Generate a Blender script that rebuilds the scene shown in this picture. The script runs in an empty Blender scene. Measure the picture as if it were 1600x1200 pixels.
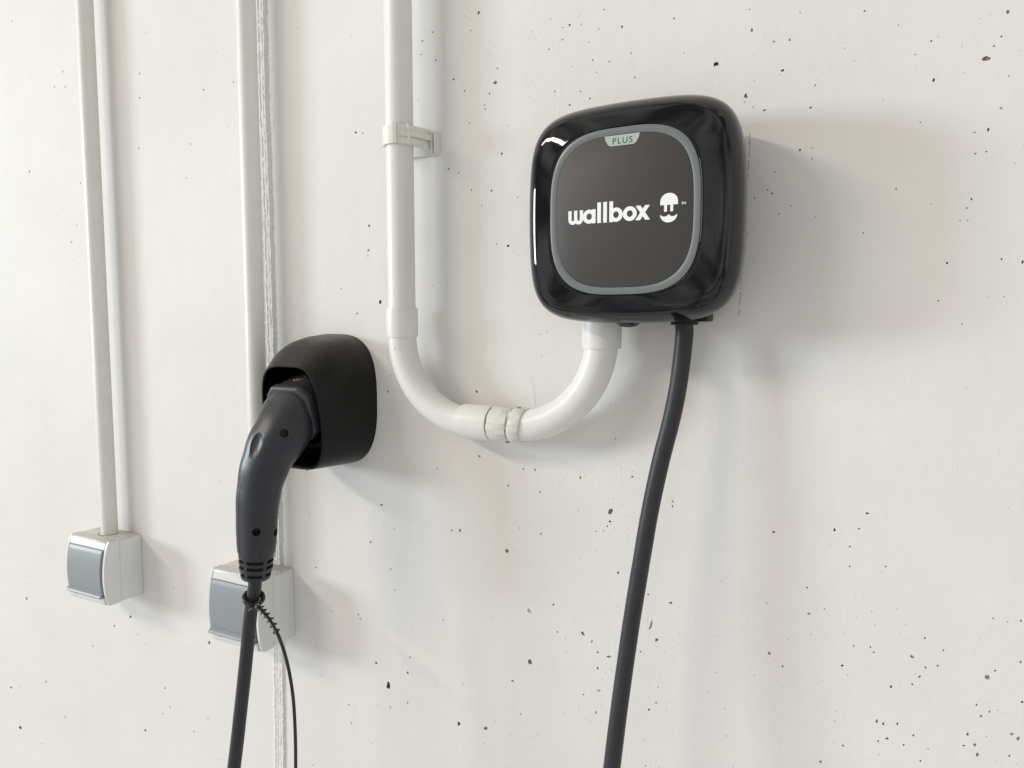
import bpy, bmesh, math, random
from mathutils import Vector, Matrix, noise
from mathutils.geometry import delaunay_2d_cdt

# ---------------------------------------------------------------- scene, camera, light
scene = bpy.context.scene
COL = scene.collection
rng = random.Random(7)
PI = math.pi
CAM_H = 1.40          # camera height above the floor, metres
CAM_D = 0.575         # distance of the camera from the wall plane (wall front is y = 0)
FPX = 1155.0          # focal length in pixels of the 1600 px wide photograph

hx = -2150.0          # vanishing points of the wall's horizontals and verticals
Vv = Vector((38.0, 14100.0, FPX))
Hv = Vector((hx, (-38.0 * hx - FPX * FPX) / 14100.0, FPX))
AZ = -Vv.normalized(); AX = -Hv.normalized(); AY = AZ.cross(AX)
ROT = Matrix((AX, AY, AZ))      # photo axes (right, down, forward) -> world

cam_data = bpy.data.cameras.new('camera')
cam = bpy.data.objects.new('camera', cam_data); COL.objects.link(cam)
cam_data.sensor_width = 36.0
cam_data.lens = FPX / 1600.0 * 36.0
cam_data.clip_start = 0.01; cam_data.clip_end = 200
M3 = Matrix((ROT @ Vector((1, 0, 0)), ROT @ Vector((0, -1, 0)), ROT @ Vector((0, 0, -1)))).transposed()
cam.matrix_world = Matrix.Translation((0, -CAM_D, CAM_H)) @ M3.to_4x4()
scene.camera = cam

world = bpy.data.worlds.new('World'); scene.world = world; world.use_nodes = True
bg = world.node_tree.nodes['Background']
bg.inputs[1].default_value = 0.56
# dim unseen garage, with noise patches added to vary gloss reflections; warmer overhead, cooler low down
wn = world.node_tree.nodes; wl = world.node_tree.links
w_tc = wn.new('ShaderNodeTexCoord'); w_sep = wn.new('ShaderNodeSeparateXYZ'); wl.new(w_tc.outputs['Generated'], w_sep.inputs[0])
w_up = wn.new('ShaderNodeMapRange'); w_up.inputs[1].default_value = -0.6; w_up.inputs[2].default_value = 0.6; w_up.interpolation_type = 'SMOOTHSTEP'
wl.new(w_sep.outputs['Z'], w_up.inputs[0])
w_mix = wn.new('ShaderNodeMix'); w_mix.data_type = 'RGBA'
w_mix.inputs[6].default_value = (0.985, 0.978, 0.96, 1); w_mix.inputs[7].default_value = (1.03, 0.99, 0.935, 1)
wl.new(w_up.outputs[0], w_mix.inputs[0])
w_nz = wn.new('ShaderNodeTexNoise'); w_nz.inputs['Scale'].default_value = 3.4; w_nz.inputs['Detail'].default_value = 5; w_nz.inputs['Distortion'].default_value = 0.6
wl.new(w_tc.outputs['Generated'], w_nz.inputs['Vector'])
w_r = wn.new('ShaderNodeMapRange'); w_r.inputs[1].default_value = 0.38; w_r.inputs[2].default_value = 0.62; w_r.inputs[3].default_value = 0.25; w_r.inputs[4].default_value = 1.75
wl.new(w_nz.outputs['Fac'], w_r.inputs[0])
w_mul = wn.new('ShaderNodeMix'); w_mul.data_type = 'RGBA'; w_mul.blend_type = 'MULTIPLY'; w_mul.inputs[0].default_value = 1.0
wl.new(w_mix.outputs[2], w_mul.inputs[6]); wl.new(w_r.outputs[0], w_mul.inputs[7]); wl.new(w_mul.outputs[2], bg.inputs[0])

def area_lamp(name, loc, target, sx, sy, power, color):
    l = bpy.data.lights.new(name, 'AREA'); l.shape = 'RECTANGLE'
    l.size = sx; l.size_y = sy; l.energy = power; l.color = color
    o = bpy.data.objects.new(name, l); COL.objects.link(o)
    o.location = loc
    d = (Vector(target) - Vector(loc)).normalized()
    # local X stays horizontal, local -Z looks at the target
    zax = -d; xax = Vector((0, 0, 1)).cross(zax).normalized(); yax = zax.cross(xax)
    o.matrix_world = Matrix.Translation(loc) @ Matrix((xax, yax, zax)).transposed().to_4x4()
    return o
MID = Vector((-0.35, 0, CAM_H))
# daylight through the garage opening, raking in from the left
area_lamp('opening_daylight', (-11.9, -5.50, CAM_H + 1.50), (-0.35, 0, CAM_H), 2.20, 2.20, 820, (0.84, 0.935, 1.0))
# ceiling tube lamp running along the wall, left of the camera
tube = area_lamp('ceiling_tube_lamp', (-7.15, -6.40, CAM_H + 4.70), (-0.35, 0, CAM_H), 4.0, 0.32, 345, (1.0, 0.88, 0.73))

vs = scene.view_settings
vs.view_transform = 'Standard'; vs.look = 'None'; vs.gamma = 1.0; vs.exposure = 0.09; vs.use_curve_mapping = False

# ---------------------------------------------------------------- helpers
def W(x, s, z):
    """wall millimetres (x along the wall, s out of the wall, z up, from the camera's foot) -> world metres"""
    return Vector((x / 1000.0, -s / 1000.0, CAM_H + z / 1000.0))
def P(px, py, s=0.0):
    """photo pixel on the plane s millimetres in front of the wall -> (x, s, z) wall millimetres"""
    v = ROT @ Vector((px - 800.0, py - 600.0, FPX))
    t = (CAM_D * 1000 - s) / v.y
    return (v.x * t, s, v.z * t)
def PW(px, py, s=0.0): return W(*P(px, py, s))

MATS = {}
def mat(name, color, rough=0.5, var=0.0, var_scale=30.0, bump=0.0, bump_scale=300.0, spec=0.5, coat=0.0,
        rough_var=0.0, dust=0.0, dust_col=(0.24, 0.20, 0.16), speck=0.0):
    m = bpy.data.materials.new(name); m.use_nodes = True
    nt = m.node_tree; N = nt.nodes; L = nt.links
    b = N['Principled BSDF']
    b.inputs['Base Color'].default_value = (*color, 1)
    b.inputs['Roughness'].default_value = rough
    b.inputs['Specular IOR Level'].default_value = spec
    b.inputs['Coat Weight'].default_value = coat
    b.inputs['Coat Roughness'].default_value = 0.03
    tc = N.new('ShaderNodeTexCoord')
    col_out = None
    if var > 0:
        nz = N.new('ShaderNodeTexNoise'); nz.inputs['Scale'].default_value = var_scale; nz.inputs['Detail'].default_value = 6
        L.new(tc.outputs['Object'], nz.inputs['Vector'])
        mx = N.new('ShaderNodeMix'); mx.data_type = 'RGBA'
        mx.inputs[6].default_value = (*[c * (1 - var) for c in color], 1)
        mx.inputs[7].default_value = (*[min(1, c * (1 + var)) for c in color], 1)
        L.new(nz.outputs['Fac'], mx.inputs[0]); col_out = mx.outputs[2]
        if rough_var > 0:
            mr = N.new('ShaderNodeMapRange'); mr.inputs[1].default_value = 0.3; mr.inputs[2].default_value = 0.7
            mr.inputs[3].default_value = rough - rough_var; mr.inputs[4].default_value = rough + rough_var
            L.new(nz.outputs['Fac'], mr.inputs[0]); L.new(mr.outputs[0], b.inputs['Roughness'])
    if dust > 0:
        geo = N.new('ShaderNodeNewGeometry'); sep = N.new('ShaderNodeSeparateXYZ')
        L.new(geo.outputs['Normal'], sep.inputs[0])
        mr = N.new('ShaderNodeMapRange'); mr.inputs[1].default_value = 0.1; mr.inputs[2].default_value = 1.0
        L.new(sep.outputs['Z'], mr.inputs[0])
        n2 = N.new('ShaderNodeTexNoise'); n2.inputs['Scale'].default_value = 380; n2.inputs['Detail'].default_value = 8
        n2.inputs['Roughness'].default_value = 0.7
        L.new(tc.outputs['Object'], n2.inputs['Vector'])
        r2 = N.new('ShaderNodeMapRange'); r2.inputs[1].default_value = 0.35; r2.inputs[2].default_value = 0.7
        r2.inputs[3].default_value = 0.25
        L.new(n2.outputs['Fac'], r2.inputs[0])
        mu = N.new('ShaderNodeMath'); mu.operation = 'MULTIPLY'; L.new(mr.outputs[0], mu.inputs[0]); L.new(r2.outputs[0], mu.inputs[1])
        mu2 = N.new('ShaderNodeMath'); mu2.operation = 'MULTIPLY'; mu2.inputs[1].default_value = dust; L.new(mu.outputs[0], mu2.inputs[0])
        mx = N.new('ShaderNodeMix'); mx.data_type = 'RGBA'
        if col_out: L.new(col_out, mx.inputs[6])
        else: mx.inputs[6].default_value = (*color, 1)
        mx.inputs[7].default_value = (*dust_col, 1)
        L.new(mu2.outputs[0], mx.inputs[0]); col_out = mx.outputs[2]
    if speck > 0:
        vo = N.new('ShaderNodeTexVoronoi'); vo.inputs['Scale'].default_value = 260
        L.new(tc.outputs['Object'], vo.inputs['Vector'])
        wn = N.new('ShaderNodeTexWhiteNoise'); L.new(vo.outputs['Position'], wn.inputs['Vector'])
        c1 = N.new('ShaderNodeMath'); c1.operation = 'LESS_THAN'; c1.inputs[1].default_value = speck; L.new(wn.outputs['Value'], c1.inputs[0])
        c2 = N.new('ShaderNodeMath'); c2.operation = 'LESS_THAN'; c2.inputs[1].default_value = 0.055; L.new(vo.outputs['Distance'], c2.inputs[0])
        c3 = N.new('ShaderNodeMath'); c3.operation = 'MULTIPLY'; L.new(c1.outputs[0], c3.inputs[0]); L.new(c2.outputs[0], c3.inputs[1])
        c4 = N.new('ShaderNodeMath'); c4.operation = 'MULTIPLY'; L.new(c3.outputs[0], c4.inputs[0]); c4.inputs[1].default_value = 0.6
        mx = N.new('ShaderNodeMix'); mx.data_type = 'RGBA'
        if col_out: L.new(col_out, mx.inputs[6])
        else: mx.inputs[6].default_value = (*color, 1)
        mx.inputs[7].default_value = (0.35, 0.33, 0.30, 1)
        L.new(c4.outputs[0], mx.inputs[0]); col_out = mx.outputs[2]
    if col_out: L.new(col_out, b.inputs['Base Color'])
    if bump > 0:
        nb = N.new('ShaderNodeTexNoise'); nb.inputs['Scale'].default_value = bump_scale; nb.inputs['Detail'].default_value = 4
        L.new(tc.outputs['Object'], nb.inputs['Vector'])
        bp = N.new('ShaderNodeBump'); bp.inputs['Strength'].default_value = bump; bp.inputs['Distance'].default_value = 0.0004
        L.new(nb.outputs['Fac'], bp.inputs['Height']); L.new(bp.outputs[0], b.inputs['Normal'])
    MATS[name] = m
    return m

def wall_material():
    m = bpy.data.materials.new('painted_concrete'); m.use_nodes = True
    nt = m.node_tree; N = nt.nodes; L = nt.links; b = N['Principled BSDF']
    tc = N.new('ShaderNodeTexCoord')
    def nz(scale, detail=5, rough=0.55, stretch=None):
        n = N.new('ShaderNodeTexNoise'); n.inputs['Scale'].default_value = scale; n.inputs['Detail'].default_value = detail
        n.inputs['Roughness'].default_value = rough
        if stretch:
            mp = N.new('ShaderNodeMapping'); mp.inputs['Scale'].default_value = stretch
            L.new(tc.outputs['Object'], mp.inputs[0]); L.new(mp.outputs[0], n.inputs['Vector'])
        else: L.new(tc.outputs['Object'], n.inputs['Vector'])
        return n
    def ramp(src, a, c, lo=0.0, hi=1.0):
        r = N.new('ShaderNodeMapRange'); r.inputs[1].default_value = a; r.inputs[2].default_value = c
        r.inputs[3].default_value = lo; r.inputs[4].default_value = hi
        L.new(src, r.inputs[0]); return r.outputs[0]
    def mix(fac, c1, c2):
        x = N.new('ShaderNodeMix'); x.data_type = 'RGBA'; L.new(fac, x.inputs[0])
        if isinstance(c1, tuple): x.inputs[6].default_value = (*c1, 1)
        else: L.new(c1, x.inputs[6])
        x.inputs[7].default_value = (*c2, 1); return x.outputs[2]
    def math_(op, a, c):
        x = N.new('ShaderNodeMath'); x.operation = op
        for i, v in enumerate((a, c)):
            if isinstance(v, (int, float)): x.inputs[i].default_value = v
            else: L.new(v, x.inputs[i])
        return x.outputs[0]
    large = nz(5, 6); streak = nz(26, 5, 0.6, (1, 1, 0.12)); fine = nz(900, 3); mid = nz(75, 5, 0.65); blot = nz(17, 9, 0.72)
    col = mix(ramp(large.outputs['Fac'], 0.3, 0.7), (0.745, 0.736, 0.714), (0.80, 0.793, 0.775))
    col = mix(ramp(streak.outputs['Fac'], 0.56, 0.80, 0, 0.3), col, (0.735, 0.725, 0.70))
    col = mix(ramp(blot.outputs['Fac'], 0.64, 0.72, 0, 0.8), col, (0.85, 0.85, 0.835))     # paler filler patches
    col = mix(ramp(mid.outputs['Fac'], 0.60, 0.78, 0, 0.5), col, (0.69, 0.675, 0.64))
    L.new(col, b.inputs['Base Color'])
    b.inputs['Roughness'].default_value = 0.62; b.inputs['Specular IOR Level'].default_value = 0.3
    # relief: fine paint grain, trowel streaks, slow waviness
    h = math_('MULTIPLY', fine.outputs['Fac'], 0.00016)
    h = math_('ADD', h, math_('MULTIPLY', mid.outputs['Fac'], 0.00042))
    h = math_('ADD', h, math_('MULTIPLY', streak.outputs['Fac'], 0.00035))
    h = math_('ADD', h, math_('MULTIPLY', large.outputs['Fac'], 0.003))
    fs = nz(160, 4, 0.6, (1, 1, 0.08))
    h = math_('ADD', h, math_('MULTIPLY', ramp(fs.outputs['Fac'], 0.62, 0.72), 0.00010))
    bp = N.new('ShaderNodeBump'); bp.inputs['Strength'].default_value = 0.8; bp.inputs['Distance'].default_value = 1.0
    L.new(h, bp.inputs['Height']); L.new(bp.outputs[0], b.inputs['Normal'])
    MATS['wall'] = m; return m

wall_material()
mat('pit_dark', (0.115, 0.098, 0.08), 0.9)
mat('pit_brown', (0.27, 0.21, 0.145), 0.9, 0.6, 900)
mat('pit_grey', (0.31, 0.285, 0.25), 0.9, 0.4, 800)
mat('pit_pale', (0.50, 0.47, 0.41), 0.9, 0.3, 600)
mat('plaster', (0.74, 0.735, 0.715), 0.7, 0.08, 140, 0.5, 700)
mat('pvc', (0.755, 0.755, 0.73), 0.36, 0.03, 40, 0.06, 500, 0.45)
mat('pvc_cream', (0.755, 0.75, 0.71), 0.38, 0.05, 60, 0.10, 400, 0.45)
mat('pvc_glue', (0.66, 0.65, 0.60), 0.55, 0.12, 160, 0.5, 260)
mat('clip', (0.75, 0.76, 0.70), 0.42, 0.04, 80, 0.08, 500)
mat('switch_white', (0.72, 0.735, 0.73), 0.34, 0.02, 40, 0.05, 700, 0.5, dust=1.0, dust_col=(0.37, 0.31, 0.25))
mat('switch_grey', (0.275, 0.305, 0.33), 0.42, 0.03, 60, 0.06, 900)
mat('switch_grey_dark', (0.17, 0.19, 0.205), 0.5, 0.03, 60)
mat('gloss_black', (0.005, 0.0055, 0.008), 0.03, 0.2, 20, 0.0, 10, 0.42, coat=0.0, dust=0.10, dust_col=(0.22, 0.18, 0.13), speck=0.012)
mat('panel', (0.043, 0.0405, 0.040), 0.50, 0.10, 700, 0.25, 1500, 0.5, speck=0.006)
mat('light_ring', (0.165, 0.182, 0.19), 0.34, 0.03, 60)
mat('print_white', (0.93, 0.94, 0.95), 0.45)
mat('badge', (0.42, 0.50, 0.46), 0.4)
mat('print_dark', (0.03, 0.035, 0.04), 0.5)
mat('matte_black', (0.0045, 0.0048, 0.005), 0.36, 0.2, 40, 0.35, 900, 0.25, dust=0.5, dust_col=(0.11, 0.095, 0.078), speck=0.02)
mat('inner_black', (0.004, 0.004, 0.004), 0.6, spec=0.1)
mat('plug_grey', (0.028, 0.031, 0.038), 0.36, 0.10, 50, 0.15, 1000, 0.34, dust=0.40, dust_col=(0.14, 0.12, 0.10))
mat('plug_collar', (0.042, 0.046, 0.055), 0.45, 0.10, 60, 0.2, 900)
mat('cable_rubber', (0.030, 0.031, 0.036), 0.45, 0.22, 90, 0.30, 420, 0.32, dust=0.5, dust_col=(0.10, 0.085, 0.072))
mat('tether_rubber', (0.012, 0.012, 0.012), 0.38, 0.2, 60)
mat('icon', (0.50, 0.48, 0.40), 0.5)

def base_of(p):
    v = Vector((0, 0, 0))
    while p is not None: v += p.location; p = p.parent
    return v
def obj(name, verts, faces, m, parent=None, smooth=True, angle=35, loc=None, mats=None, fmats=None):
    """one mesh object from world-space vertices; loc is the origin of a parentless object"""
    off = base_of(parent) if parent else Vector(loc if loc is not None else (0, 0, 0))
    me = bpy.data.meshes.new(name)
    me.from_pydata([tuple(Vector(v) - off) for v in verts], [], faces)
    bm = bmesh.new(); bm.from_mesh(me)
    if fmats is None: bmesh.ops.recalc_face_normals(bm, faces=bm.faces)
    bm.to_mesh(me); bm.free()
    for mm in (mats or [m]): me.materials.append(MATS[mm])
    if fmats:
        for p, k in zip(me.polygons, fmats): p.material_index = k
    if smooth:
        for p in me.polygons: p.use_smooth = True
        me.set_sharp_from_angle(angle=math.radians(angle))
    o = bpy.data.objects.new(name, me); COL.objects.link(o)
    if parent: o.parent = parent
    else: o.location = off
    return o
def tag(o, label, cat, group=None):
    o['label'] = label; o['category'] = cat
    if group: o['group'] = group
    return o
def thing(name, label, cat, loc, group=None):
    o = bpy.data.objects.new(name, None); COL.objects.link(o); o.location = loc
    o.empty_display_size = 0.02
    return tag(o, label, cat, group)

def loft(rings, cap0=True, cap1=True, closed=True):
    n = len(rings[0]); V = []; F = []
    for r in rings: V += list(r)
    for i in range(len(rings) - 1):
        for j in range(n if closed else n - 1):
            a = i * n + j; b = i * n + (j + 1) % n
            F.append((a, b, b + n, a + n))
    if cap0: F.append(tuple(range(n - 1, -1, -1)))
    if cap1: F.append(tuple(range((len(rings) - 1) * n, len(rings) * n)))
    return V, F
def merge(parts):
    V = []; F = []
    for v, f in parts:
        k = len(V); V += list(v); F += [tuple(i + k for i in q) for q in f]
    return V, F
def catmull(pts, per=12):
    pts = [Vector(p) for p in pts]
    q = [2 * pts[0] - pts[1]] + pts + [2 * pts[-1] - pts[-2]]
    out = []
    for i in range(1, len(q) - 2):
        p0, p1, p2, p3 = q[i - 1:i + 3]
        for k in range(per):
            t = k / per
            out.append(0.5 * ((2 * p1) + (p2 - p0) * t + (2 * p0 - 5 * p1 + 4 * p2 - p3) * t * t + (3 * p1 - p0 - 3 * p2 + p3) * t ** 3))
    out.append(pts[-1]); return out
def frames(path, up=Vector((1, 0, 0))):
    fr = []
    n = None
    for i, p in enumerate(path):
        t = (path[min(i + 1, len(path) - 1)] - path[max(i - 1, 0)]).normalized()
        if n is None: n = (up - t * up.dot(t)).normalized()
        else: n = (n - t * n.dot(t)).normalized()
        fr.append((p, t, n, t.cross(n)))
    return fr
def tube(path, radii, seg=24, shape=None, cap=True):
    """swept tube; radii one number or one per path point; shape(angle) scales the radius"""
    fr = frames(path); rings = []
    for i, (p, t, n, b) in enumerate(fr):
        r = radii if isinstance(radii, (int, float)) else radii[i]
        ring = []
        for k in range(seg):
            a = 2 * PI * k / seg; s = shape(a) if shape else 1.0
            ring.append(p + (n * math.cos(a) + b * math.sin(a)) * (r * s))
        rings.append(ring)
    return loft(rings, cap, cap)
def interp(tab, x):
    for (a, va), (b, vb) in zip(tab, tab[1:]):
        if x <= b:
            t = (x - a) / (b - a); t = max(0, min(1, t))
            return va + (vb - va) * t
    return tab[-1][1]
def smooth_tab(tab, x):
    for (a, va), (b, vb) in zip(tab, tab[1:]):
        if x <= b:
            t = max(0, min(1, (x - a) / (b - a))); t = t * t * (3 - 2 * t)
            return va + (vb - va) * t
    return tab[-1][1]
def rbox(x0, x1, s0, s1, z0, z1, bev=0.8, seg=2):
    """bevelled box in wall millimetres"""
    bm = bmesh.new(); bmesh.ops.create_cube(bm, size=1.0)
    for v in bm.verts:
        v.co = Vector(((x0 + x1) / 2 + v.co.x * (x1 - x0), (s0 + s1) / 2 + v.co.y * (s1 - s0), (z0 + z1) / 2 + v.co.z * (z1 - z0)))
    if bev > 0: bmesh.ops.bevel(bm, geom=list(bm.edges), offset=bev, segments=seg, profile=0.5, affect='EDGES')
    bm.verts.index_update()
    V = [W(*v.co) for v in bm.verts]; F = [tuple(v.index for v in f.verts) for f in bm.faces]
    bm.free(); return V, F
def superell(a, b, n, k):
    """point k (angle) on a superellipse"""
    c, s = math.cos(k), math.sin(k)
    return (a * math.copysign(abs(c) ** (2 / n), c), b * math.copysign(abs(s) ** (2 / n), s))
def sring(cx, cz, a, b, n, s, seg=96, k=0.0):
    """superellipse ring; k bows the sides outwards"""
    out = []
    for i in range(seg):
        q = 2 * PI * i / seg
        r = (abs(math.cos(q)) ** n + abs(math.sin(q)) ** n) ** (-1 / n)
        u, v = r * math.cos(q), r * math.sin(q)
        out.append(W(cx + a * u * (1 - k * v * v), s, cz + b * v * (1 - k * u * u)))
    return out
def boolean(o, cutters):
    """cut the listed (verts, faces) solids out of object o's mesh"""
    off = base_of(o)
    for V, F in cutters:
        me = bpy.data.meshes.new('cut'); me.from_pydata([tuple(Vector(v) - off) for v in V], [], F)
        bm = bmesh.new(); bm.from_mesh(me); bmesh.ops.recalc_face_normals(bm, faces=bm.faces); bm.to_mesh(me); bm.free()
        for p in me.polygons: p.use_smooth = True
        c = bpy.data.objects.new('cut', me); COL.objects.link(c); c.location = off
        md = o.modifiers.new('cut', 'BOOLEAN'); md.operation = 'DIFFERENCE'; md.object = c; md.solver = 'EXACT'
    bpy.context.view_layer.update()
    dg = bpy.context.evaluated_depsgraph_get()
    new = bpy.data.meshes.new_from_object(o.evaluated_get(dg))
    cs = [md.object for md in o.modifiers]
    o.modifiers.clear()
    old = o.data; o.data = new; bpy.data.meshes.remove(old)
    for c in cs: bpy.data.objects.remove(c)
    for p in new.polygons: p.use_smooth = True
    new.set_sharp_from_angle(angle=math.radians(35))

# ---------------------------------------------------------------- the wall, with its air holes as real cavities
# holes read from the photograph: pixel x, y, radius in pixels, lining (k dark, b brown, g grey, l pale), height / width
HOLES = """748 20 4 b 1|890 39 2.5 k 1|972 42 3 g 1|774 129 4 b 1.3|879 43 1.5 k 1|879 62 2 g 1|1119 100 5 k 1.3|1175 47 3.5 b 1.3|1209 65 2 k 1|1234 62 2.5 k 1
1223 110 3 k 1|1218 117 1.5 k 1|1165 150 4.5 b 0.8|1274 133 2 k 1|1195 172 3 b 0.7|1267 168 2.5 b 1|1250 234 2.5 k 1|1269 231 1.5 k 1|1269 248 1.6 k 1|1351 17 2 k 1
1575 19 4 g 1|1541 92 6.5 b 0.7|1459 125 3 k 1|1455 64 2.3 k 1|1430 85 1.5 k 1|1553 72 2 k 1|1565 57 2 k 1|1576 119 2 g 1|1564 169 2.4 g 1|1544 203 3 k 1|1523 207 2 k 1
1541 237 2 k 1|1524 240 2 k 1|1438 191 1.6 k 1|1400 295 2 k 1|1518 311 2.5 k 1|1511 325 2 k 1|1206 302 2.4 b 1|1199 297 2 k 1|1179 310 2 k 1|1480 411 2.4 k 1|1565 405 2.4 k 1
1598 409 3 k 1|1466 470 2 k 1|1349 364 1.6 k 1|1211 269 1.6 k 1|1217 334 1.6 k 1|1236 322 1.5 k 1|1168 365 1.5 k 1|1512 344 1.5 k 1|1455 319 1.2 k 1|1500 345 1.3 k 1
954 799 6 b 1.1|953 815 2.8 k 1|949 822 1.8 k 1.4|792 861 4.5 b 0.8|827 954 4.5 l 1.8|865 945 2.2 k 1|911 990 4 b 1.8|925 1002 2.3 k 1.4|871 987 2 k 1|828 1034 5.5 b 1.7|952 1026 3.6 g 0.7
934 1019 2.3 g 1|934 1044 2.3 k 1|966 895 3 g 1|907 746 2.5 k 1|844 769 2 k 1|988 745 2.5 g 1|1048 942 2.8 k 0.6|1017 978 6 l 2.6|1026 1000 3.4 b 0.8|1001 1018 2 k 1|1013 929 2 k 1
801 1064 2.5 k 1|717 1131 4 k 1.2|759 1138 4 b 1.2|912 1085 1.5 k 1|931 1113 2.5 g 1.3|1025 1098 2 k 1.2|1014 1109 2.4 k 0.6|936 1079 2.6 g 0.7|794 759 2 k 1|1051 783 2 k 1|1051 791 2 k 1
1003 813 2 k 1|812 825 1.5 k 1|845 834 2 k 1|706 829 2 k 1|719 829 3 b 1|1209 831 3 b 1|1203 832 2 k 1|1355 802 2.6 k 0.4|1304 828 3 k 0.8|1342 826 2 k 1|1328 854 2 k 0.6|1328 885 2 k 1|1384 885 2 k 1
1261 918 2 k 1|1264 959 2.5 g 1|1202 1021 3 b 0.6|1223 1041 2.6 g 1|1316 1040 2.5 k 1|1425 1026 3.4 g 1|1437 1057 3 g 1|1334 1009 2 k 1|1360 1011 2 k 1|1365 1019 2 k 1|1445 997 2 k 1
1474 1016 2 k 1|1465 1040 2.4 g 1|1446 1043 2 k 1|1392 1073 2.5 k 1|1425 1069 2 k 0.7|1543 1058 4.5 g 1.2|1555 1048 2 k 1|1552 966 2 k 1|1595 970 2 k 1|1595 1035 2.4 k 1|1597 1097 2.5 k 1
1526 1101 2 k 1|1533 1119 2.6 g 1|1546 1112 2 k 1|1370 1127 3.4 g 1|1380 1131 2.5 k 1|1402 1131 2.3 k 1|1386 1154 2.5 k 1|1372 1158 2 k 1|1512 1147 2.8 k 1|1523 1164 3.2 g 0.8|1527 1179 3.4 g 1
1506 1165 2 k 1|1581 1147 3 g 1|1591 1154 3.5 g 1|1577 1181 2 k 1|1317 1165 2 k 1|1282 1190 2.5 k 1|1412 1164 2 k 1|1427 1149 2 k 1|1438 1189 2 k 1|1450 1170 2.3 l 1
607 1071 6 k 1.6|588 1036 3.2 b 1.5|637 1051 2.6 b 1.3|641 1027 2 b 1|610 1105 2 g 0.7|563 967 2 g 1|560 960 2 g 1|617 922 1.6 k 1|549 1130 1.8 g 1|545 1101 1.8 g 1|637 1098 2 g 1.2
42 935 3.6 l 2|204 964 3.4 g 2|179 978 2 k 1|145 1010 2 g 1|258 1075 2.2 g 1|17 1074 2.8 k 1|31 1072 1.6 g 1|32 1137 4 k 1.4|227 1141 3 b 1.4|327 1004 3.4 g 1.5|72 1065 2.2 g 1|102 1120 2 g 1
303 1143 2 g 1|254 1115 1.6 g 1|266 1105 1.8 g 1|66 1162 1.6 g 1|325 1123 1.6 g 1|42 900 1.6 g 1|594 472 4.2 k 1.2|576 391 2.5 g 1.3|577 353 3 b 1|556 207 2.6 k 1|567 208 2 g 1|660 64 2.2 k 1
658 85 2 k 1|676 50 2 k 1|681 94 2 k 1|709 124 2.8 g 1|777 107 2 k 1|726 142 2.4 g 1|757 164 1.6 g 1|784 240 2.5 k 1|785 236 2 g 1|737 297 2 k 1|701 264 2.2 k 1|717 270 1.6 k 1|768 298 2.4 k 1
753 321 1.6 k 1|794 384 2.8 k 1.2|776 381 1.8 k 1|765 146 2.2 k 1|758 170 1.8 k 1.5|733 192 1.5 k 1|558 490 2 k 1|606 612 2 k 1|745 612 3 k 1.4|749 713 2.5 g 1|683 732 1.8 g 1.4|818 733 2 k 1|836 734 2.4 k 1
596 789 2.6 k 1|616 827 1.5 k 1|579 847 2.6 g 1.2|218 115 2 k 1|218 153 1.8 k 1|318 140 2 g 1|217 232 2 k 1|102 136 1.8 k 1|126 286 1.6 k 1|298 225 1.6 k 1|291 278 1.6 g 1|98 112 1.8 k 1|85 136 1.6 k 1
46 268 2.4 g 1.4|112 378 2.2 g 1|120 352 1.6 g 1|19 33 1.8 k 1|533 451 1.5 k 1|575 400 1.5 k 1|890 164 2.4 k 1|922 154 2 k 1|867 143 1.8 k 1|907 143 1.6 k 1|986 83 1.8 k 1|992 121 2 k 1|952 96 2 g 0.7
926 94 2 g 0.8|858 77 1.8 k 1|944 15 1.8 k 1|936 45 1.6 k 1|908 38 1.6 k 1|932 113 1.5 k 1|1053 29 2 k 1|1171 15 1.6 k 1|1250 20 1.6 k 1|480 735 2 g 1|560 560 1.5 k 1"""
def hole_poly(x, z, r, asp, rot, n):
    pts = []
    for k in range(n):
        a = 2 * PI * k / n
        rr = r * (1 + 0.55 * (rng.random() - 0.5) + 0.20 * math.sin(2 * a + rot) + 0.12 * math.sin(3 * a - rot))
        u, v = rr * math.cos(a) / math.sqrt(asp), rr * math.sin(a) * math.sqrt(asp)
        c, s = math.cos(rot * 0.12), math.sin(rot * 0.12)
        pts.append((x + u * c - v * s, z + u * s + v * c))
    return pts
holes = []      # polygon, centre, radius, lining index
taken = []
grid = {}
def free(x, z, r):
    gx, gz = int(x // 12), int(z // 12)
    return all((x - a) ** 2 + (z - b) ** 2 > (r + c) ** 2 for i in (-1, 0, 1) for k in (-1, 0, 1) for a, b, c in grid.get((gx + i, gz + k), ()))
class Taken(list):
    def append(self, q):
        grid.setdefault((int(q[0] // 12), int(q[1] // 12)), []).append(q)
taken = Taken()
LIN = {'k': 1, 'b': 2, 'g': 3, 'l': 4}
for line in HOLES.replace('\n', '|').split('|'):
    px, py, r, kind, asp = line.split(); px, py, r, asp = map(float, (px, py, r, asp))
    x, _, z = P(px, py); x2, _, z2 = P(px + 1, py); x3, _, z3 = P(px, py + 1)
    mmx, mmz = abs(x2 - x), abs(z3 - z)
    rm = r * mmz * 0.70
    asp2 = asp * mmz / mmx if r > 2.2 else 1.0
    if not free(x, z, rm * 1.9): continue
    taken.append((x, z, rm * 1.7 * max(asp2, 1 / asp2) ** 0.5))
    holes.append((hole_poly(x, z, rm, max(0.35, min(2.8, asp2)), rng.uniform(-PI, PI), 11 if r > 2.4 else 8), (x, z), rm, LIN[kind]))
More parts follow.
